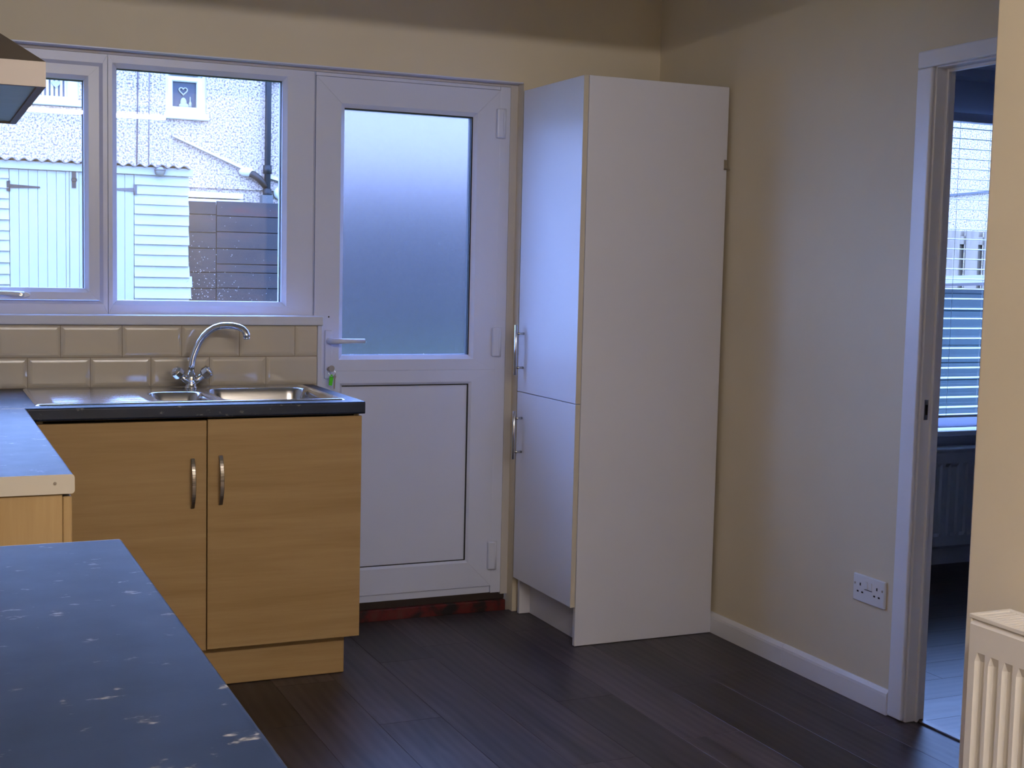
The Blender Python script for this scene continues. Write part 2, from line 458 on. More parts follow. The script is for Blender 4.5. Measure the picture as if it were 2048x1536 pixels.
def glazing(parent, g, y, tag_):
    e = .008
    MB().box(g[0]-e, g[1]+e, y, y+.004, g[2]-e, g[3]+e).build('glass_pane', M_GLASS, parent)
    MB().box(g[0]-e, g[1]+e, y+.022, y+.026, g[2]-e, g[3]+e).build('glass_pane', M_GLASS, parent)
    s_ = MB()
    for (a, b_, c, d) in ((g[0]-e, g[0]-.001, g[2]-e, g[3]+e), (g[1]-.003, g[1]+e, g[2]-e, g[3]+e), (g[0], g[1], g[3]-.003, g[3]+e), (g[0], g[1], g[2]-e, g[2]-.001)):
        s_.box(a, b_, y+.0045, y+.0215, c, d)
    s_.build('spacer_bar', M_BLACK, parent)
glazing(win, fx, .080, 'a'); glazing(sash, sg, .074, 'b')
# rain drops on the outer pane
def drops(name, parent, pts, y):
    b = MB()
    for x, z, r in pts:
        b.sphere((x, y, z), r, 6, 4, (1, .6, 1.25))
    return b.build(name, M_DROP, parent, kind='stuff')
rd = random.Random(3); pts = []
for i in range(95):
    x = -1.80 + abs(rd.gauss(0, .07)) * (1 if rd.random() < .8 else -.3); z = 1.21 + abs(rd.gauss(0, .085)) + max(0, .25*(rd.random()-.8))
    if fx[0] < x < fx[1] and z < fx[3]: pts.append((x, z, rd.uniform(.0008, .0017)))
for i in range(60):
    pts.append((rd.uniform(-1.84, -1.52), 1.21+.4*rd.random()**1.4, rd.uniform(.0006, .0011)))
drops('rain_drops', win, pts, .1075)
# sash handle on the bottom rail
hd = MB(); hd.prism([(-2.405+.035*math.cos(a)*1.0, 1.222+.011*math.sin(a)) for a in [i*math.pi/8 for i in range(16)]], 'y', .034, .046)
hnd = hd.build('handle', M_PLASTIC, sash, bevel=.002)
MB().tube([(-2.393, .030, 1.223), (-2.43, .024, 1.226), (-2.51, .018, 1.229)], [.009, .008, .006], 8).build('lever', M_PLASTIC, hnd)
MB().cyl((-2.403, .0345, 1.222), (-2.403, .020, 1.223), .0055, 12).build('lock_button', M_SATIN, hnd)
# outside sill
MB().box(WX0, -1.39, .125, .24, 1.10, 1.15).build('window_sill', M_UPVC_OUT, win, bevel=.004)

# ------------------------------------------------------------------ back door
door = setting('door_1', (-1.0, .06, .07))
dl = (-1.3895, -.664, .096, 2.0225)
gl = (-1.279, -.773, 1.010, 1.9155); pn = (-1.279, -.772, .2045, .8965)
b = MB(); b.box(-.6635, -.6205, FYF-.004, FYB, .066, 2.0375); b.box(-1.3945, -1.391, FYF, FYB, .066, 2.0375); b.box(-1.3905, -.664, FYF-.002, FYB, 2.0245, 2.0375); b.box(-1.3905, -.664, FYF+.004, FYB, .066, .0935); b.box(-1.3905, -.664, .1065, FYB, .0935, .112)
b.build('frame', M_UPVC, door, .003, 2)
b = MB(); b.ring((dl[0], dl[1], .953, dl[3]), gl, FYF-.006, FYB-.02, .016, .014)
b.ring((dl[0], dl[1], dl[2], .9525), pn, FYF-.006, FYB-.02, .010, .010)
leaf = b.build('leaf_frame', M_UPVC, door)
MB().box(pn[0]-.006, pn[1]+.006, .069, .095, pn[2]-.006, pn[3]+.006).build('lower_panel', M_UPVC, door)
s_ = MB()
for r_ in ((pn[0], pn[1], pn[3]-.003, pn[3]+.001), (pn[1]-.003, pn[1]+.001, pn[2], pn[3]), (pn[0], pn[1], pn[2]-.001, pn[2]+.002)):
    s_.box(r_[0], r_[1], .063, .0695, r_[2], r_[3])
s_.build('panel_gasket', M_BLACK, door)
MB().box(gl[0]-.008, gl[1]+.008, .074, .079, gl[2]-.008, gl[3]+.008).build('frosted_pane', M_FROST, door)
s_ = MB(); e = .008; g = gl; y = .0795
for (a, b_, c, d) in ((g[0]-e, g[0]-.001, g[2]-e, g[3]+e), (g[1]-.005, g[1]+e, g[2]-e, g[3]+e), (g[0], g[1], g[3]-.003, g[3]+e), (g[0], g[1], g[2]-e, g[2]+.001)):
    s_.box(a, b_, y, y+.02, c, d)
for (a, b_, c, d) in ((g[1]-.0045, g[1]+.001, g[2], g[3]), (g[0], g[1], g[3]-.0035, g[3]+.001)):
    s_.box(a, b_, .0665, .0735, c, d)
s_.build('spacer_bar', M_BLACK, door)
pts = [(rd.uniform(gl[0]+.01, gl[1]-.01), 1.03+.62*rd.random()**1.2, rd.uniform(.0005, .0010)) for i in range(60)]
pts += [(rd.uniform(gl[0]+.03, gl[1]-.1), 1.013, rd.uniform(.001, .002)) for i in range(6)]
drops('rain_drops', door, pts, .0735)
for zc in (1.897, 1.060, .2195):
    h = MB(); h.box(-.683, -.653, .036, .055, zc-.056, zc+.056)
    ho = h.build('hinge', M_UPVC, door, .006, 3)
    MB().cyl((-.652, .042, zc-.056), (-.652, .042, zc+.056), .0065, 12).build('hinge_barrel', M_UPVC, ho)
h = MB(); h.box(-1.351, -1.323, .040, .054, .925, 1.105)
hp = h.build('handle_plate', M_UPVC, door, .004, 2)
lev = MB(); lev.tube([(-1.337, .045, 1.066), (-1.337, .012, 1.066), (-1.325, -.004, 1.0665), (-1.30, -.008, 1.067), (-1.215, -.008, 1.0675)], [.011, .011, .0105, .0095, .0085], 12)
lev.build('lever', M_UPVC, hp)
MB().cyl((-1.336, .0405, .962), (-1.336, .030, .962), .0085, 14).build('lock_cylinder', M_SATIN, hp)
MB().cyl((-1.3345, .0565, 1.153), (-1.3345, .0535, 1.153), .003, 10).build('screw_hole', M_DARKSLOT, door)
# step under the door: dark board and red-painted ledge
st = MB().box(-1.40, -.600, .045, .20, -.008, .038).build('trim_8', M_RED, kind='structure', bevel=.004)
MB().box(-1.40, -.600, .066, .18, .0385, .0655).build('trim_9', M_DARKSTEP, kind='structure')

# keys hanging in the lock
ky = thing('key_bunch', 'bunch of keys with a bright green tag hanging from the back door lock', 'keys', (-1.336, .02, .962))
MB().box(-1.3375, -1.3345, .004, .030, .955, .969).build('key', M_SATIN, ky, .001)
MB().prism([(-1.336+.011*math.cos(a), .966+.012*math.sin(a)) for a in [i*math.pi/6 for i in range(12)]], 'y', .002, .005).build('key', M_SATIN, ky)
b = MB(); b.tube([(-1.334+.013*math.cos(a), .004+.003*math.sin(a), .950+.013*math.sin(a)) for a in [i*math.pi/10 for i in range(21)]], .0014, 6, False).build('ring', M_CHROME, ky)
MB().prism([(-1.346, .905), (-1.334, .903), (-1.328, .938), (-1.336, .945), (-1.343, .938)], 'y', .003, .007).build('tag', mat('green_plastic', (.10, .75, .02), .35), ky)['label'] = 'bright green plastic tag'
MB().prism([(-1.3285, .892), (-1.3235, .892), (-1.3225, .93), (-1.319, .937), (-1.325, .944), (-1.331, .937), (-1.3285, .93)], 'y', .001, .0035).build('key', M_SATIN, ky)

# ------------------------------------------------------------------ tall white larder unit
XS, XE, YP, YQ, HT = -.584, -.014, -.5315, -.031, 2.018
tu = thing('larder_unit', 'tall white larder cupboard in the corner beside the back door', 'cupboard', (-.3, -.28, 0))
MB().box(XS, XE, YP, YP+.018, .0015, HT).build('side_panel', M_WHITE, tu, .0012)
MB().box(XS, XE, YQ-.018, YQ, .0015, HT).build('side_panel', M_WHITE, tu, .0012)
MB().box(XS, XE, YP+.0185, YQ-.0185, .144, .162).box(XS, XE, YP+.0185, YQ-.0185, HT-.018, HT).box(XE-.02, XE-.014, YP+.0185, YQ-.0185, .162, HT-.018).box(XS+.002, XE-.02, YP+.0185, YQ-.0185, .862, .880).build('carcass', M_WHITE, tu)
MB().box(XS+.045, XS+.061, YP+.0185, YQ-.0185, .0015, .1435).build('plinth', M_WHITE, tu)
def tdoor(z0, z1, hz0, hz1, s0, s1):
    d = MB().box(XS-.0205, XS-.0025, YP+.001, YQ+.001, z0, z1).build('door', M_WHITE_GLOSS, tu, .0012)
    MB().box(XS-.0206, XS-.0024, YP+.0003, YP+.0012, z0, z1).build('edging', M_EDGE, d)
    h = MB(); h.cyl((XS-.054, -.080, hz0), (XS-.054, -.080, hz1), .006, 14)
    ho = h.build('handle', M_STEEL, d, .001)
    for zz in (s0, s1):
        MB().cyl((XS-.0205, -.080, zz), (XS-.052, -.080, zz), .0048, 12).build('handle_post', M_STEEL, ho)
tdoor(.8755, HT-.001, .941, 1.132, .969, 1.099)
tdoor(.144, .8725, .617, .803, .645, .775)
MB().box(XE-.013, XE+.000, YP-.0025, YP-.0002, 1.722, 1.757).box(XE-.013, XE+.013, YP-.0025, YP-.0002, 1.720, 1.7245).build('wall_bracket', M_SATIN, tu)

# ------------------------------------------------------------------ sink run
ZT = .9095
su = thing('sink_base_unit', 'beech-effect double-door base cupboard under the steel sink', 'cupboard', (-1.9, -.3, 0))
YD = -.600
MB().box(-2.405, -2.387, YD+.02, -.02, .136, .868).box(-1.432, -1.414, YD+.02, -.02, .136, .868).box(-2.387, -1.432, YD+.02, -.02, .136, .154).box(-2.387, -1.432, -.03, -.02, .154, .868).build('carcass', M_CARC, su)
def oak_handle(xc, zc, parent):
    hh = .078; pr = []
    n = 20
    for i in range(n+1):
        t = -1+2*i/n
        pr.append((YD-.004-.024*(1-abs(t)**2.6), zc+hh*t))
    inner = [(min(YD+.0, p[0]+.006), p[1]*1.0) for p in pr][::-1]
    b = MB(); b.prism(pr+inner, 'x', xc-.0065, xc+.0065)
    ho = b.build('handle', M_SATIN, parent, .0015)
    g = MB()
    for i in range(11):
        t = .52-.052*i
        g.box(xc-.0062, xc+.0062, YD-.0046-.024*(1-abs(t)**2.6), YD-.003-.024*(1-abs(t)**2.6), zc+hh*t-.0007, zc+hh*t+.0007)
    g.build('handle_groove', M_DARKSLOT, ho)
dR = MB().box(-1.9065, -1.4106, YD, YD+.018, .136, .8615).build('door', M_OAK_H, su, .002, 2)
dL = MB().box(-2.404, -1.9095, YD, YD+.018, .134, .8585).build('door', M_OAK_H, su, .002, 2)
oak_handle(-1.8665, .671, dR); oak_handle(-1.953, .664, dL)
MB().box(-2.40, -1.445, -.545, -.529, .0015, .1335).build('plinth', M_OAK_H, su, .002)
MB().box(-1.463, -1.447, -.5285, -.03, .0015, .1335).build('plinth_return', M_OAK_V, su, .001)

# worktop with the sink cut-out
HX0, HX1, HY0, HY1 = -2.06, -1.462, -.53, -.06
YW = -.622
wt = thing('worktop', 'dark fleck worktop holding the sink below the window', 'worktop', (-2.2, -.3, ZT-.04))
b = MB()
b.box(LX+.003, HX0, HY0, -.0045, ZT-.04, ZT); b.box(HX1, -1.407, HY0, -.0045, ZT-.04, ZT); b.box(HX0, HX1, HY1, -.0045, ZT-.04, ZT)
b.build('slab', M_TOP, wt)
r_ = .007
prof = [(HY0, ZT-.04), (HY0, ZT)] + [(YW+r_-r_*math.sin(a), ZT-r_+r_*math.cos(a)) for a in [i*math.pi/12 for i in range(7)]] + [(YW+r_-r_*math.cos(a), ZT-.04+r_-r_*math.sin(a)) for a in [i*math.pi/12 for i in range(7)]]
MB().prism(prof, 'x', -2.4385, -1.407).build('front_edge', M_TOP, wt)
MB().box(LX+.003, -2.439, -.621, HY0, ZT-.04, ZT).build('slab', M_TOP, wt)

# sink: pressed steel sheet as a height field
sk = thing('kitchen_sink', 'stainless steel one and a half bowl sink with ridged drainer', 'sink', (-1.93, -.3, ZT))
SX0, SX1, SY0, SY1 = -2.405, -1.457, -.566, -.034
NX, NY = 200, 266
def rr_sd(x, y, x0, x1, y0, y1, r):
    qx = abs(x-(x0+x1)/2)-(x1-x0)/2+r; qy = abs(y-(y0+y1)/2)-(y1-y0)/2+r
    return math.hypot(max(qx, 0), max(qy, 0))+min(max(qx, qy), 0)-r
def sst(a, b_, x):
    t = min(1, max(0, (x-a)/(b_-a))); return t*t*(3-2*t)
def sh(x, y):
    d = -rr_sd(x, y, SX0, SX1, SY0, SY1, .012)
    z = .0008 + .0045*sst(0, .006, d) - .0035*sst(.014, .026, d)
    dd = -rr_sd(x, y, -2.372, -2.045, -.53, -.10, .02)
    z -= .0003*sst(0, .012, dd)
    if dd > .012: z += .0016*sst(.012, .03, dd)*(1-math.exp(-((((y+.1) % .034)-.017)/.0040)**2))
    d1 = -rr_sd(x, y, -2.030, -1.858, -.500, -.215, .05); z -= .085*sst(-.006, .03, d1) + .01*sst(.03, .08, d1)
    d2 = -rr_sd(x, y, -1.825, -1.478, -.520, -.125, .06); z -= .14*sst(-.006, .032, d2) + .008*sst(.03, .15, d2)
    return ZT+z
vv = []; ff = []
for j in range(NY+1):
    for i in range(NX+1):
        x = SX0+(SX1-SX0)*i/NX; y = SY0+(SY1-SY0)*j/NY
        vv.append((x, y, sh(x, y)))
for j in range(NY):
    for i in range(NX):
        a = j*(NX+1)+i; ff.append((a, a+1, a+NX+2, a+NX+1))
MB().add(vv, ff, True).build('basin', M_STEEL, sk)
for cx_, cy_, dz in ((-1.6515, -.32, .1565), (-1.944, -.36, .0985)):
    MB().cyl((cx_, cy_, ZT-dz+.005), (cx_, cy_, ZT-dz+.009), .035, 20).build('drain', M_CHROME, sk)

tp = thing('mixer_tap', 'chrome swan-neck mixer tap with two faceted handles behind the sink', 'tap', (-1.863, -.095, ZT+.001))
TX, TY = -1.863, -.095
b = MB(); b.tube([(TX, TY, ZT+.0018), (TX, TY, ZT+.006), (TX, TY, ZT+.010), (TX, TY, ZT+.022), (TX, TY, ZT+.040), (TX, TY, ZT+.062)], [.022, .022, .017, .0195, .019, .0125], 20)
for s_ in (-1, 1):
    b.tube([(TX, TY, ZT+.018), (TX+s_*.022, TY-.006, ZT+.034), (TX+s_*.038, TY-.012, ZT+.047)], [.014, .012, .0105], 14)
b.build('body', M_CHROME, tp)
for s_ in (-1, 1):
    a = Vector((TX+s_*.036, TY-.012, ZT+.046)); d_ = Vector((s_*.70, -.38, .60)).normalized()
    kb = MB(); kb.tube([a, a+d_*.004, a+d_*.010, a+d_*.030, a+d_*.035], [.012, .019, .0215, .0215, .015], 8, smooth=False)
    ko = kb.build('handle', M_CHROME, tp, .001)
    MB().cyl(a+d_*.0352, a+d_*.0365, .0095, 14).build('handle_cap', mat('tap_cap', (.75, .76, .8), .2, .7), ko)
pts = [(-1.863, -0.095, 0.968), (-1.8615, -0.095, 0.992), (-1.8566, -0.098, 1.0202), (-1.8483, -0.102, 1.0465), (-1.8373, -0.107, 1.0717), (-1.8237, -0.114, 1.0931), (-1.8074, -0.122, 1.1094), (-1.7902, -0.13, 1.1207), (-1.771, -0.138, 1.1276), (-1.7511, -0.147, 1.1295), (-1.7313, -0.156, 1.1285), (-1.7151, -0.163, 1.1244), (-1.7027, -0.169, 1.1178), (-1.6947, -0.173, 1.1091), (-1.6913, -0.175, 1.0984), (-1.6909, -0.1755, 1.0926)]
so = MB().tube(pts, [.0118]*13+[.0122, .0128, .0128], 16).build('spout', M_CHROME, tp)
p_ = pts[-1]; MB().cyl((p_[0], p_[1], p_[2]-.001), (p_[0], p_[1], p_[2]-.008), .0112, 16).build('aerator', M_CHROME, so)

# ------------------------------------------------------------------ left run of units
XW = -2.436
def left_run(y0, y1, label_top, label_unit, endmat_far):
    wt_ = thing('worktop', label_top, 'worktop', (-2.74, (y0+y1)/2, ZT-.04))
    r_ = .007
    prof = [(LX+.003, ZT-.04), (LX+.003, ZT)] + [(XW-r_+r_*math.sin(a), ZT-r_+r_*math.cos(a)) for a in [i*math.pi/12 for i in range(7)]] + [(XW-r_+r_*math.cos(a), ZT-.04+r_-r_*math.sin(a)) for a in [i*math.pi/12 for i in range(7)]]
    MB().prism(prof, 'y', y0, y1).build('slab', M_TOP, wt_)
    prof2 = [(p[0]+(.0004 if p[0] > -3 else 0), p[1]) for p in prof]
    for ya, yb in ((y0-.0016, y0), (y1, y1+.0016)):
        if ya < -.7 and yb < -.7:
            MB().prism(prof2, 'y', ya, yb).build('end_strip', M_ENDSTRIP, wt_)
    u = thing('base_unit', label_unit, 'cupboard', (-2.74, (y0+y1)/2, 0))
    return wt_, u
mw, mu = left_run(-1.8945, -.6225, 'dark worktop with pale end strip between the cooker gap and the sink run', 'beech-effect base cupboard with plain end panel beside the cooker gap', None)
MB().cyl((-2.474, -1.8961, .892), (-2.474, -1.8985, .892), .0032, 12).build('screw', M_SATIN, mw)
MB().box(LX+.003, XW-.004, -.6224, -.6214, ZT-.03, ZT+.0008).build('joint_strip', M_STEEL, mw)
MB().box(LX+.01, -2.459, -1.886, -1.868, .0015, .8675).build('end_panel', M_OAK_V, mu, .001)
MB().box(LX+.01, -2.462, -1.8675, -.64, .14, .158).box(LX+.01, LX+.02, -1.8675, -.64, .158, .8675).box(LX+.02, -2.462, -.66, -.64, .158, .8675).build('carcass', M_CARC, mu)
for ya, yb in ((-1.885, -1.268), (-1.264, -.645)):
    d_ = MB().box(-2.458, -2.440, ya, yb, .14, .862).build('door', M_OAK_V, mu, .002)
    MB().tube([(-2.44, yb-.05, .74), (-2.416, yb-.05, .72), (-2.414, yb-.05, .66), (-2.416, yb-.05, .60), (-2.44, yb-.05, .58)], .006, 8).build('handle', M_SATIN, d_)
MB().box(-2.52, -2.505, -1.886, -.64, .0015, .1385).build('plinth', M_OAK_V, mu)
fwt, fu = left_run(-4.35, -2.5835, 'long dark fleck worktop in the foreground, nearest the camera', 'beech-effect base cupboard under the foreground worktop', None)
MB().box(LX+.01, -2.459, -2.61, -2.592, .0015, .8675).build('end_panel', M_OAK_V, fu, .001)
MB().box(LX+.01, -2.459, -4.34, -4.322, .0015, .8675).build('end_panel', M_OAK_V, fu, .001)
MB().box(LX+.01, -2.462, -4.3215, -2.6105, .14, .158).box(LX+.01, LX+.02, -4.3215, -2.6105, .158, .8675).build('carcass', M_CARC, fu)
for i in range(3):
    ya = -4.34+i*.582; yb = ya+.578
    d_ = MB().box(-2.458, -2.440, ya, yb, .14, .862).build('door', M_OAK_V, fu, .002)
    MB().tube([(-2.44, yb-.05, .74), (-2.416, yb-.05, .72), (-2.414, yb-.05, .66), (-2.416, yb-.05, .60), (-2.44, yb-.05, .58)], .006, 8).build('handle', M_SATIN, d_)
MB().box(-2.52, -2.505, -4.34, -2.592, .0015, .1385).build('plinth', M_OAK_V, fu)

# ------------------------------------------------------------------ cooker hood
hx, hy0, hy1, hz = -2.546, -2.585, -1.945, 1.604
M_HOOD = mat('hood_steel', (.235, .21, .195), .55, 1)
M_FILTER = mat('hood_underside', (.27, .38, .33), .42, .8)
bump(M_FILTER, noise(M_FILTER, coords(M_FILTER), 14, 3), .2, .01)
ho = thing('cooker_hood', 'stainless steel chimney cooker hood on the left wall above the gap', 'cooker hood', (-2.8, -2.265, hz))
b = MB(); t_ = .012
b.box(LX+.002, hx, hy0, hy0+t_, hz, hz+.037); b.box(LX+.002, hx, hy1-t_, hy1, hz, hz+.037); b.box(hx-t_, hx, hy0+t_, hy1-t_, hz, hz+.037); b.box(LX+.002, LX+.014, hy0+t_, hy1-t_, hz, hz+.037)
b.build('canopy_band', M_HOOD, ho)
px_, pa, pb, pz = -2.82, -2.36, -2.17, 1.84
MB().add([(LX+.002, hy0, hz+.0371), (hx, hy0, hz+.0371), (hx, hy1, hz+.0371), (LX+.002, hy1, hz+.0371), (LX+.002, pa, pz), (px_, pa, pz), (px_, pb, pz), (LX+.002, pb, pz)],
         [(0, 1, 5, 4), (1, 2, 6, 5), (2, 3, 7, 6), (0, 4, 7, 3), (4, 5, 6, 7)]).build('canopy', M_HOOD, ho)
MB().box(LX+.002, px_, pa, pb, pz, ZC-.001).build('chimney', M_HOOD, ho)
MB().box(LX+.015, hx-t_, hy0+t_, hy1-t_, hz+.003, hz+.009).build('filter_panel', M_FILTER, ho)

# ------------------------------------------------------------------ socket on the right wall
so_ = thing('double_socket', 'white double power socket low on the right wall by the doorway', 'socket', (-.004, -1.42, .366))
yc, zc = -1.42, .366
MB().box(-.010, -.0005, yc-.0755, yc+.0755, zc-.043, zc+.043).build('plate', M_PLASTIC, so_, .003, 2)
for s_ in (-1, 1):
    oc = yc + s_*.040
    MB().box(-.0125, -.0095, yc+s_*.0095-.0065, yc+s_*.0095+.0065, zc+.002, zc+.026).build('rocker_switch', M_PLASTIC, so_, .001)
    MB().box(-.0107, -.0095, oc-.0025, oc+.0025, zc+.008, zc+.017).build('earth_slot', M_DARKSLOT, so_)
    for q in (-1, 1):
        MB().box(-.0107, -.0095, oc+q*.011-.004, oc+q*.011+.004, zc-.014, zc-.009).build('pin_slot', M_DARKSLOT, so_)
    MB().cyl((-.0095, yc+s_*.0655, zc+.012), (-.0112, yc+s_*.0655, zc+.012), .0038, 10).build('screw', M_SATIN, so_)
MB().box(-.0112, -.0095, yc-.018, yc+.018, zc-.0005, zc+.0008).build('switch_recess', M_DARKSLOT, so_)

# ------------------------------------------------------------------ radiators (built facing -y, length along x, origin at floor)
def radiator(name, label, loc, rotz, L, z0, z1, m_, depth=.10, grille=True, pitch=.0333):
    ra = thing(name, label, 'radiator', loc, rotz=rotz)
    if not rotz: ORG[ra.name] = Vector((0, 0, 0))
    H = z1-z0
    nr = int((L-.03)/pitch); x_off = (L-nr*pitch)/2
    xs = [0.004]
    rel = [0.]
    for i in range(nr):
        for t, d in ((.06, 0.), (.22, 1.), (.60, 1.), (.78, 0.)):
            xs.append(x_off+(i+t)*pitch); rel.append(d)
    xs.append(L-.004); rel.append(0.)
    zs = [(z0, 0), (z0+.045, 0), (z0+.060, 1), (z1-.083, 1), (z1-.066, 0), (z1-.018, 0), (z1-.010, -.6)]
    vv = []; ff = []
    for z, k_ in zs:
        for x, r_ in zip(xs, rel):
            y_ = 0.004 + .0085*r_*max(0, k_)
            if k_ < 0: y_ = .010
            vv.append((x, y_, z))
    n = len(xs)
    for j in range(len(zs)-1):
        for i in range(n-1):
            ff.append((j*n+i, j*n+i+1, (j+1)*n+i+1, (j+1)*n+i))
    MB().add(vv, ff, False).build('front_panel', m_, ra)
    MB().box(0.006, L-.006, .016, .020, z0+.004, z1-.014).build('water_panel', m_, ra)
    MB().box(0.006, L-.006, depth-.012, depth-.004, z0+.004, z1-.014).build('rear_panel', m_, ra)
    for xa in (0, L-.005):
        MB().box(xa, xa+.005, .006, depth, z0+.01, z1-.003).build('end_cap', m_, ra, .0015)
    b = MB(); b.box(0, L, .004, .012, z1-.008, z1); b.box(0, L, depth-.010, depth, z1-.008, z1); b.box(0, .012, .012, depth-.010, z1-.008, z1); b.box(L-.012, L, .012, depth-.010, z1-.008, z1)
    gr = b.build('top_grille', m_, ra, .001)
    me = MB().box(-.0036, .0036, .0115, depth-.0105, z1-.006, z1-.001).mesh('grille_bar', m_)
    k_ = .022
    while k_ < L-.015 and grille:
        o_ = bpy.data.objects.new('grille_bar', me); C.objects.link(o_); o_.parent = gr; o_.location = (k_, 0, 0); k_ += .0125
    if not grille:
        MB().box(.012, L-.012, .012, depth-.01, z1-.006, z1-.002).build('grille_plate', m_, ra)
    for xa in (.12, L-.15):
        MB().box(xa, xa+.03, depth-.004, depth+.030, z0+.1, z1-.08).build('wall_bracket', m_, ra)
    for xa in (.03, L-.03):
        MB().cyl((xa, depth*.5, z0+.02), (xa, depth*.5, .001), .0075, 10).build('pipe', m_, ra)
    return ra
radiator('panel_radiator', 'cream-white ribbed radiator on the pier wall in the near right corner', (-1.003, -2.906, 0), -math.pi/2, 1.2, .145, .748, M_RAD)
radiator('panel_radiator', 'white radiator under the blind in the room beyond the doorway', (1.15, .018, 0), 0, 1.4, .115, .565, M_RAD2, .10, False, .05)

# ------------------------------------------------------------------ fluorescent batten on the ceiling (its tube is what the panes mirror)
ft = thing('strip_light', 'white fluorescent batten light on the kitchen ceiling', 'ceiling light', (-1.95, -4.95, ZC))
MB().box(-2.86, -1.04, -4.985, -4.915, ZC-.045, ZC-.0005).build('batten', M_PLASTIC, ft, .004)
for xa in (-2.85, -1.07):
    MB().box(xa, xa+.02, -4.966, -4.934, ZC-.085, ZC-.0455).build('lamp_holder', M_PLASTIC, ft)
em = mat('fluorescent_tube', (1, 1, 1), .4); bsdf(em).inputs['Emission Color'].default_value = (*TUBE_COLOR, 1); bsdf(em).inputs['Emission Strength'].default_value = TUBE_STRENGTH
MB().cyl((-2.829, -4.95, ZC-.068), (-1.071, -4.95, ZC-.068), .013, 12).build('tube', em, ft)

# ------------------------------------------------------------------ next room window + blind
w2 = setting('window_2', (1.85, .25, .63))
o2 = (FWX0, FWX1, FWZ0+.002, FWZ1)
MB().ring(o2, (FWX0+.055, 2.30, FWZ0+.058, FWZ1-.10), FY+.11, FY+.17, .014, .012).build('frame', M_UPVC, w2)
MB().box(FWX0+.05, FWX1-.05, FY+.13, FY+.134, FWZ0+.05, FWZ1-.05).build('glass_pane', M_GLASS, w2)
MB().box(FWX0, FWX1, FY+.085, FY+.1095, 2.10, 2.20).build('top_rail', M_UPVC, w2)
bl = thing('venetian_blind', 'white venetian blind with open slats in the room beyond the doorway', 'blind', (1.85, FY+.05, 2.06))
BX0, BX1 = FWX0+.03, FWX1-.03; YBL = FY+.045
MB().box(BX0, BX1, YBL-.028, YBL+.028, 2.068, 2.108).build('headrail', M_UPVC, bl, .002)
M_SLAT = mat('white_blind_slat', (.50, .50, .48), .4)
sl = MB(); n_ = 6; cs = []
for i in range(n_+1):
    t = -1+2*i/n_; cs.append((.025*t, .0028*(1-t*t)))
sl.prism(cs + [(p[0], p[1]-.0014) for p in cs[::-1]], 'x', 0, BX1-BX0)
sme = sl.mesh('slat', M_SLAT)
z = 2.040
while z > .735:
    piece('slat', sme, bl, (BX0, YBL, z), (math.radians(4.5), 0, 0)); z -= .0465
MB().box(BX0, BX1, YBL-.025, YBL+.025, .690, .703).build('bottom_rail', M_SLAT, bl, .002)
for xa in (BX0+.12, 1.70, 1.93, 2.3):
    MB().cyl((xa, YBL-.026, .70), (xa, YBL-.026, 2.07), .0009, 5).cyl((xa, YBL+.026, .70), (xa, YBL+.026, 2.07), .0009, 5).build('ladder_cord', M_SLAT, bl)

# ------------------------------------------------------------------ outside
GZ = -.22; GZS = .338; GZH = .524   # lawn, and where it lies in the local units of the shed and the house (both scaled to real size below)
M_GRASS = mat('wet_lawn', (.05, .10, .02), .8)
ln(M_GRASS, ramp(M_GRASS, noise(M_GRASS, coords(M_GRASS), 3.5, 5), [(.3, (.035, .06, .012)), (.7, (.07, .10, .02))]), bsdf(M_GRASS).inputs['Base Color'])
MB().box(-20, 30, WT, 40, GZ-.1, GZ).build('lawn', M_GRASS, kind='structure')
M_PEB = mat('pebbledash', (.75, .72, .70), .9, spec=.2)
pv = coords(M_PEB)
pn_ = noise(M_PEB, pv, 58, 2, .75)
ln(M_PEB, ramp(M_PEB, pn_, [(.36, (.085, .062, .055)), (.46, (.25, .195, .17)), (.56, (.43, .345, .29))]), bsdf(M_PEB).inputs['Base Color'])
bump(M_PEB, pn_, .6, .02)
M_SHED = wood('pale_mint_shed_paint', (.25, .26, .24), (.23, .24, .225), (1.2, 1.2, 1.2), .6)
M_SHED2 = wood('pale_mint_board_paint', (.275, .28, .26), (.235, .245, .23), (.6, 5, 5), .6)
M_IRON = mat('black_iron', (.007, .007, .008), .55, .3)
M_GREYIRON = mat('grey_galvanised', (.05, .048, .05), .6, .0)

# neighbour's house
HY = 8.0
nh = thing('neighbour_house', 'pebbledashed neighbouring house behind the shed', 'house', (1, HY, GZH))
# wall with two small window openings
W2 = (-.584, -.211, 2.636, 3.30); W1 = (-2.05, -1.347, 2.684, 3.30)
b = MB(); HT2 = 3.75
b.box(-9, W1[0], HY, HY+.25, GZH, HT2); b.box(W1[1], W2[0], HY, HY+.25, GZH, HT2); b.box(W2[1], 16, HY, HY+.25, GZH, HT2)
for W_ in (W1, W2):
    b.box(W_[0], W_[1], HY, HY+.25, GZH, W_[2]); b.box(W_[0], W_[1], HY, HY+.25, W_[3], HT2)
b.build('wall', M_PEB, nh)
MB().add([(-9.2, HY-.2, 3.72), (16.2, HY-.2, 3.72), (16.2, HY+2.2, 5.3), (-9.2, HY+2.2, 5.3), (-9.2, HY-.2, 3.78), (16.2, HY-.2, 3.78), (16.2, HY+2.2, 5.36), (-9.2, HY+2.2, 5.36)], [(0, 3, 2, 1), (4, 5, 6, 7), (0, 1, 5, 4), (1, 2, 6, 5), (2, 3, 7, 6), (3, 0, 4, 7)]).build('roof', mat('slate_roof', (.10, .09, .09), .8), nh)
M_DARKROOM = mat('dim_room', (.22, .26, .36), .9)
M_HGLASS = mat('house_window_glass', (.025, .03, .04), .15, spec=.3)
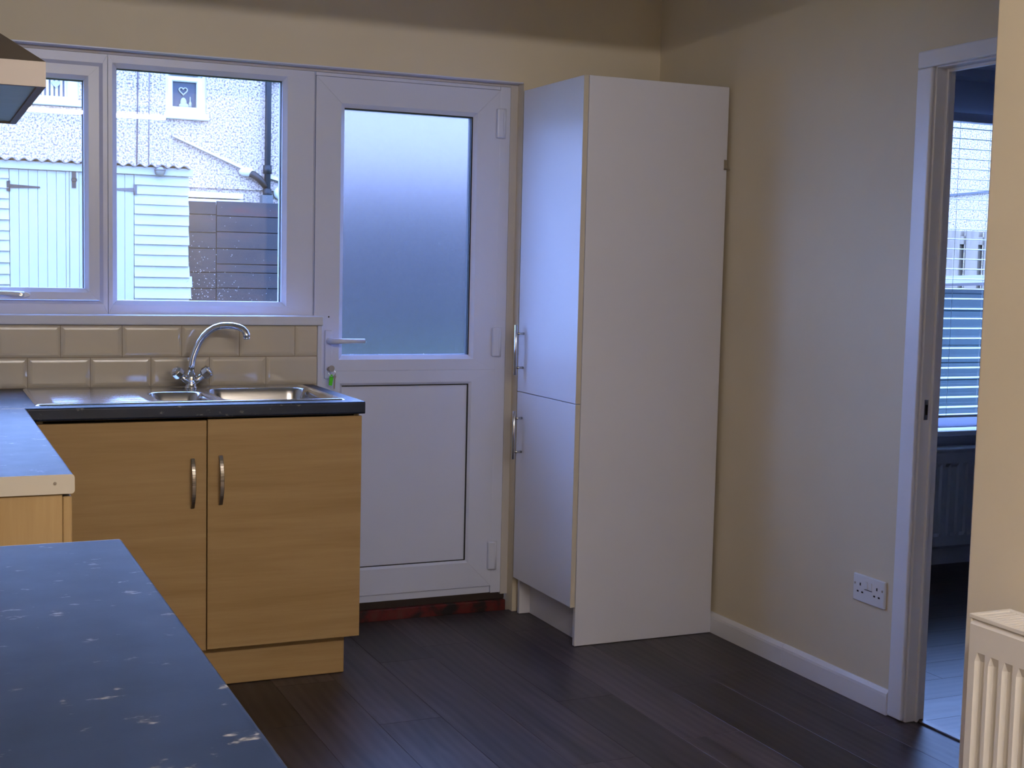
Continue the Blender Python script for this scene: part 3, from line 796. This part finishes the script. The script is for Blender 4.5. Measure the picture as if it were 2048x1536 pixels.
def hwin(W_, panes, sill=True):
    g_ = MB().ring(W_, (W_[0]+.03, W_[1]-.03, W_[2]+.09, W_[3]-.03), HY+.02, HY+.10, .01, .01).build('window', M_UPVC_OUT, nh)
    b = MB()
    for p in panes:
        b.ring((p[0]-.07, p[1]+.07, p[2]-.055, p[3]+.045), p, HY+.03, HY+.09, .01, .01)
    b.build('casement', M_UPVC_OUT, g_)
    for p in panes:
        MB().box(p[0]-.01, p[1]+.01, HY+.075, HY+.08, p[2]-.01, p[3]+.01).build('pane', M_HGLASS, g_)
    MB().box(W_[0]+.03, W_[1]-.03, HY+.082, HY+.10, W_[2]+.08, W_[3]-.03).build('panel', M_UPVC_OUT, g_)
    MB().box(W_[0]-.02, W_[1]+.02, HY-.05, HY+.03, W_[2], W_[2]+.06).build('sill', M_UPVC_OUT, g_, .006)
hwin(W2, [(-.512, -.293, 2.757, 2.985), (-.46, -.345, 3.10, 3.2)])
hwin(W1, [(-1.98, -1.74, 2.742, 3.2), (-1.665, -1.438, 2.742, 3.2)])
b = MB()
for i in range(6):
    b.box(-1.655+.039*i, -1.655+.039*i+.022, HY+.068, HY+.0725, 2.745, 3.19)
b.build('vertical_blind', M_UPVC_OUT, nh)
# expansion joints / cable, sloping flashing, lean-to
MB().tube([(-.829, HY-.006, 3.6), (-.832, HY-.006, 2.9), (-.844, HY-.006, 2.0)], .006, 6).build('cable', mat('grey_cable', (.07, .05, .05), .7), nh)
MB().tube([(-.724, HY-.003, 3.6), (-.737, HY-.003, 2.0)], .004, 6).build('cable', mat('pale_cable', (.12, .09, .09), .7), nh)
b = MB(); b.add([(-.52, HY-.05, 2.487), (.296, HY-.05, 2.163), (.296, HY-.05, 2.135), (-.52, HY-.05, 2.474), (-.52, HY, 2.487), (.296, HY, 2.163), (.296, HY, 2.135), (-.52, HY, 2.474)], [(0, 1, 2, 3), (4, 7, 6, 5), (0, 4, 5, 1), (1, 5, 6, 2), (2, 6, 7, 3), (3, 7, 4, 0)])
b.add([(.36, HY-.05, 2.17), (1.1, HY-.05, 1.98), (1.1, HY-.05, 1.95), (.36, HY-.05, 2.14), (.36, HY, 2.17), (1.1, HY, 1.98), (1.1, HY, 1.95), (.36, HY, 2.14)], [(0, 1, 2, 3), (4, 7, 6, 5), (0, 4, 5, 1), (1, 5, 6, 2), (2, 6, 7, 3), (3, 7, 4, 0)])
b.build('sloping_flashing', M_UPVC_OUT, nh)
MB().box(-.8, .95, HY-.03, HY-.001, 2.020, 2.034).build('render_ledge', M_PEB, nh)
b = MB(); b.box(-1.2, .083, HY-.25, HY-.001, 1.92, 1.972); b.box(-1.2, .083, HY-.25, HY-.001, 1.75, 1.908)
b.build('lower_window_head', M_UPVC_OUT, nh)
# soil pipe with branch
b = MB(); b.tube([(.357, HY-.06, 3.7), (.357, HY-.06, 3.1), (.350, HY-.06, GZH+.02)], .030, 12)
dp = b.build('soil_pipe', M_IRON, nh)
for zc_ in (2.215, 1.995, 3.6):
    MB().cyl((.353, HY-.06, zc_-.04), (.353, HY-.06, zc_+.04), .042, 12).build('collar', M_IRON, dp)
MB().tube([(.345, HY-.06, 2.05), (.27, HY-.06, 2.13), (.215, HY-.06, 2.165), (.19, HY-.03, 2.175)], [.030, .034, .034, .034], 10).build('branch', M_IRON, dp)
MB().sphere((.165, HY-.035, 2.185), .05, 10, 8, (1.6, .8, .9)).build('mortar_patch', M_UPVC_OUT, dp)
MB().sphere((.476, HY-.03, 2.0), .06, 10, 8, (1, .6, 1)).build('vent_cap', M_UPVC_OUT, nh)
MB().sphere((.443, HY-.08, 3.10), .07, 10, 8, (1, .8, 1)).build('hanging_bracket', M_IRON, nh)
MB().box(.20, .30, HY-.5, HY-.4, 1.80, 1.955).build('meter_box', mat('grey_box', (.06, .06, .06), .7), nh)
# dark sloping line on the far end of the wall, seen through the blind
MB().add([(8.3, HY-.04, 2.30), (9.8, HY-.04, 2.47), (9.8, HY-.04, 2.445), (8.3, HY-.04, 2.275), (8.3, HY, 2.30), (9.8, HY, 2.47), (9.8, HY, 2.445), (8.3, HY, 2.275)], [(0, 1, 2, 3), (4, 7, 6, 5), (0, 4, 5, 1), (1, 5, 6, 2), (2, 6, 7, 3), (3, 7, 4, 0)]).build('roof_line', M_GREYIRON, nh)
# ornaments in its windows
M_ORN = mat('pale_ornament', (.24, .22, .18), .6)
def heart(cx_, cy_, cz_, s):
    p = []
    for i in range(25):
        a = 2*math.pi*i/24
        p.append((cx_+s*.062*16*math.sin(a)**3, cy_, cz_+s*.062*(13*math.cos(a)-5*math.cos(2*a)-2*math.cos(3*a)-math.cos(4*a))))
    return p
h1 = thing('heart_ornament', 'pale open heart on a stand in the small window over the shed', 'ornament', (-.412, HY+.05, 2.757))
MB().tube(heart(-.412, HY+.062, 2.905, .038), .007, 6, False).build('heart', M_ORN, h1)
MB().sphere((-.410, HY+.062, 2.80), .03, 10, 8, (1, .3, 1.5)).sphere((-.405, HY+.062, 2.77), .045, 10, 6, (1.1, .25, .6)).build('stand', M_ORN, h1)
cdl = thing('bottle', 'thin pale bottle beside the heart in the neighbour window', 'bottle', (-.348, HY+.062, 2.757))
MB().tube([(-.348, HY+.062, 2.757), (-.348, HY+.062, 2.80), (-.348, HY+.062, 2.81), (-.348, HY+.062, 2.855)], [.014, .013, .006, .004], 10).build('glass', M_ORN, cdl)
h2_ = thing('heart_ornament', 'solid pale heart hanging before striped blinds in the neighbour window', 'ornament', (-1.535, HY+.05, 2.885))
MB().prism([(p[0], p[2]) for p in heart(-1.535, 0, 2.885, .038)][:-1], 'y', HY+.045, HY+.062).build('heart', M_ORN, h2_)

# garden shed
SYF = 5.0
sd = thing('garden_shed', 'pale mint painted timber shed with a corrugated roof', 'shed', (-1.9, SYF+.9, GZS))
SXR, SXL = -.925, -3.6
MB().box(SXL, SXR-.015, SYF+.03, SYF+1.8, GZS, 1.95).build('carcass', M_SHED, sd)
cb_ = {}
def board(xa, xb, z0, z1, tilt):
    key = round(xb-xa, 3)
    if key not in cb_:
        h_ = .078
        cb_[key] = MB().prism([(-.014, 0), (.012, 0), (.012, h_), (.004, h_)], 'x', 0, xb-xa).mesh('board', M_SHED2, bevel=.001)
    piece('board', cb_[key], sd, (xa, SYF+tilt, z0))
zz = [1.865, 1.8, 1.73, 1.663, 1.589, 1.516, 1.452, 1.379, 1.301, 1.223, 1.153, 1.072]
while zz[-1] > GZS+.08: zz.append(zz[-1]-.073)
for i, z in enumerate(zz):
    xr = SXR + random.uniform(-.006, .006) + (.02 if i in (10, 11) else 0)
    board(-1.304, xr, z, 0, random.uniform(-.002, .002))
    board(-2.62, -2.127, z+.003, 0, random.uniform(-.002, .002))
# top boards under the fascia
MB().box(-1.304, SXR, SYF-.002, SYF+.012, 1.9365, 1.965).build('board', M_SHED2, sd)
MB().box(SXL, SXR+.025, SYF-.028, SYF-.006, 1.935, 1.99).build('fascia', M_SHED2, sd, .002)
cr = []
n_ = 300
for i in range(n_+1):
    x = SXL-.1+(SXR+.0-SXL+.1)*i/n_; cr.append((x, 1.992+.010*math.sin(2*math.pi*x/.076)))
MB().add([(p[0], y_, p[1]+.006-(y_-SYF)*.04) for y_ in (SYF-.06, SYF+1.9) for p in cr] + [(p[0], y_, p[1]-(y_-SYF)*.04) for y_ in (SYF-.06, SYF+1.9) for p in cr],
         [(i, i+1, n_+2+i, n_+1+i) for i in range(n_)] + [(2*n_+2+i, 3*n_+3+i, 3*n_+4+i, 2*n_+3+i) for i in range(n_)] + [(i, 2*n_+2+i, 2*n_+3+i, i+1) for i in range(n_)]).build('roof', mat('roof_sheet', (.10, .085, .08), .7), sd)
def shed_door(xa, n, wd, y_):
    d = bpy.data.objects.new('door', None); C.objects.link(d); d.parent = sd; d.location = Vector((xa, y_, GZS))-org(sd); ORG[d.name] = Vector((xa, y_, GZS))
    me = MB().box(.0008, wd-.0008, 0, .016, .02, 1.933-GZS).mesh('plank', M_SHED, bevel=.002)
    for i in range(n): piece('plank', me, d, (xa+i*wd, y_, GZS))
    return d
d1 = shed_door(-2.124, 6, .0604, SYF-.004)
MB().box(-1.7605, -1.738, SYF-.004, SYF+.012, GZS, 1.934).build('door_post', M_SHED, sd, .002)
MB().box(-1.7365, -1.676, SYF-.012, SYF+.012, GZS, 1.934).build('cover_strip', M_SHED, sd, .003)
MB().box(-1.675, -1.50, SYF-.002, SYF+.014, GZS, 1.934).build('door_post', M_SHED, sd, .002)
d2 = shed_door(-1.4945, 3, .0628, SYF-.004)
def thinge(x0, x1, z, m_, par):
    # strap from the hinge side x0 to the tip x1
    b = MB(); b.prism([(x0, z-.013), (x1, z-.006), (x1, z+.004), (x0, z+.013)], 'y', SYF-.012, SYF-.006)
    a_ = -1 if x1 > x0 else 1
    b.box(min(x0, x0+a_*.018), max(x0, x0+a_*.018), SYF-.014, SYF-.006, z-.034, z+.034)
    b.cyl((x0, SYF-.012, z-.036), (x0, SYF-.012, z+.036), .005, 8)
    b.build('strap_hinge', m_, par)
thinge(-2.124, -1.928, 1.818, M_IRON, d1); thinge(-1.306, -1.47, 1.828, M_GREYIRON, d2)
b = MB(); b.box(-1.722, -1.695, SYF-.020, SYF-.012, 1.822, 1.934); b.tube([(-1.708+.016*math.cos(a), SYF-.024, 1.878+.014*math.sin(a)) for a in [i*math.pi/6 for i in range(13)]], .004, 6, False)
b.build('hasp', M_IRON, d1)
lp = thing('bulkhead_lamp', 'small round bulkhead lamp on the shed fascia', 'lamp', (-1.135, SYF-.03, 1.963))
MB().cyl((-1.135, SYF-.0285, 1.963), (-1.135, SYF-.05, 1.963), .036, 20).build('base', M_GREYIRON, lp)
MB().sphere((-1.135, SYF-.05, 1.963), .033, 16, 8, (1, .5, 1)).build('lens', mat('lamp_lens', (.12, .12, .10), .3), lp)
MB().box(-1.172, -1.098, SYF-.075, SYF-.0285, 1.968, 1.974).build('cross_bar', M_GREYIRON, lp)

# dark board fence right of the shed
fe = thing('board_fence', 'slate blue painted board fence between the shed and the house', 'fence', (0, 5.3, GZS))
m = M_FENCE = mat('slate_fence_paint', (.10, .115, .17), .75, spec=.3)
fv = coords(m, (.8, .8, 5), rnd=True)
ln(m, ramp(m, noise(m, fv, 2.2, 5, .6, .4), [(.30, (.018, .016, .019)), (.52, (.028, .024, .025)), (.68, (.042, .025, .024)), (.80, (.075, .018, .016))]), bsdf(m).inputs['Base Color'])
bump(m, noise(m, coords(m, (1, 1, 20)), 6, 3), .2, .005)
fc = {}
def fboard(xa, xb, z0, z1, y_):
    key = (round(xb-xa, 3), round(z1-z0, 3))
    if key not in fc: fc[key] = MB().box(.001, xb-xa-.001, 0, .02, .0025, z1-z0-.0025).mesh('board', M_FENCE, bevel=.003)
    piece('board', fc[key], fe, (xa, y_, z0))
zr = [1.79, 1.678, 1.561, 1.438, 1.323, 1.261, 1.145]
while zr[-1] > GZS+.12: zr.append(zr[-1]-.118)
zl = [1.782, 1.684, 1.552, 1.435, 1.258]
while zl[-1] > GZS+.12: zl.append(zl[-1]-.118)
for a, b_ in zip(zr[:-1], zr[1:]): fboard(-.668, -.1, b_, a, 5.3+random.uniform(-.002, .002))
zt_ = [2.02]
while zt_[-1] > GZS+.12: zt_.append(zt_[-1]-.118)
for a, b_ in zip(zt_[:-1], zt_[1:]):     # taller panels further along, behind the frosted door glass
    for xa, xb in ((-.1, 1.4), (1.4, 3.0)): fboard(xa, xb, b_, a, 5.3+random.uniform(-.002, .002))
for a, b_ in zip(zl[:-1], zl[1:]): fboard(-.930, -.670, b_, a, 5.301)
MB().box(-.930, 3.0, 5.321, 5.34, GZS, 1.76).build('backing', M_FENCE, fe)
for xa in (-.72, .9, 2.4):
    MB().box(xa, xa+.09, 5.341, 5.43, GZS, 1.70).build('post', M_FENCE, fe)

# stand the shed, fence and house at their real size across the garden
for o_, loc_, size_ in (
        (sd, (-1.4412, 11.7532, -0.2193), 1.55),
        (lp, (-0.2555, 10.3117, 2.2994), 1.55),
        (fe, (1.5038, 10.8232, -0.2193), 1.55),
        (nh, (4.3607, 19.4679, -0.2206), 1.9),
        (h1, (1.6779, 19.5629, 4.0221), 1.9),
        (cdl, (1.7995, 19.5857, 4.0221), 1.9),
        (h2_, (-0.4558, 19.5629, 4.2653), 1.9),
        ):
    o_.location = loc_; o_.scale = (size_,)*3

# garden seen through the next room's window: pale fence and teal store
M_PALE = wood('weathered_fence_timber', (.20, .155, .10), (.12, .09, .065), (5, 5, .6), .8)
pf = thing('paling_fence', 'weathered timber paling fence seen through the blind', 'fence', (5.8, 4.5, GZ))
me = MB().box(-.07, .07, 0, .02, 0, 1.98).mesh('pale', M_PALE, bevel=.003)
for i in range(16):
    x = 4.55+.21*i
    piece('pale', me, pf, (x, 4.5, GZ))
    piece('pale', me, pf, (x+.105, 4.56, GZ))
for z in (.2, .95, 1.64):
    MB().box(4.3, 8.0, 4.521, 4.559, z, z+.07).build('rail', M_PALE, pf)
M_TEAL = wood('teal_painted_boards', (.001, .022, .026), (.001, .014, .018), (5, 5, .6), .55)
ts = thing('garden_store', 'dark teal boarded garden store seen through the blind', 'shed', (4.1, 2.9, GZ))
MB().box(3.2, 5.0, 2.52, 3.3, GZ, 1.27).build('carcass', M_TEAL, ts)
me = MB().box(0, 1.84, 0, .018, 0.001, .118).mesh('board', M_TEAL, bevel=.003)
for i in range(12): piece('board', me, ts, (3.18, 2.5, GZ+.02+.12*i))
b = MB(); b.add([(3.1, 2.4, 1.265), (5.1, 2.4, 1.34), (5.1, 3.4, 1.36), (3.1, 3.4, 1.285), (3.1, 2.4, 1.285), (5.1, 2.4, 1.36), (5.1, 3.4, 1.38), (3.1, 3.4, 1.305)], [(0, 3, 2, 1), (4, 5, 6, 7), (0, 1, 5, 4), (1, 2, 6, 5), (2, 3, 7, 6), (3, 0, 4, 7)])
b.build('roof', mat('mauve_felt_roof', (.06, .045, .04), .7), ts)
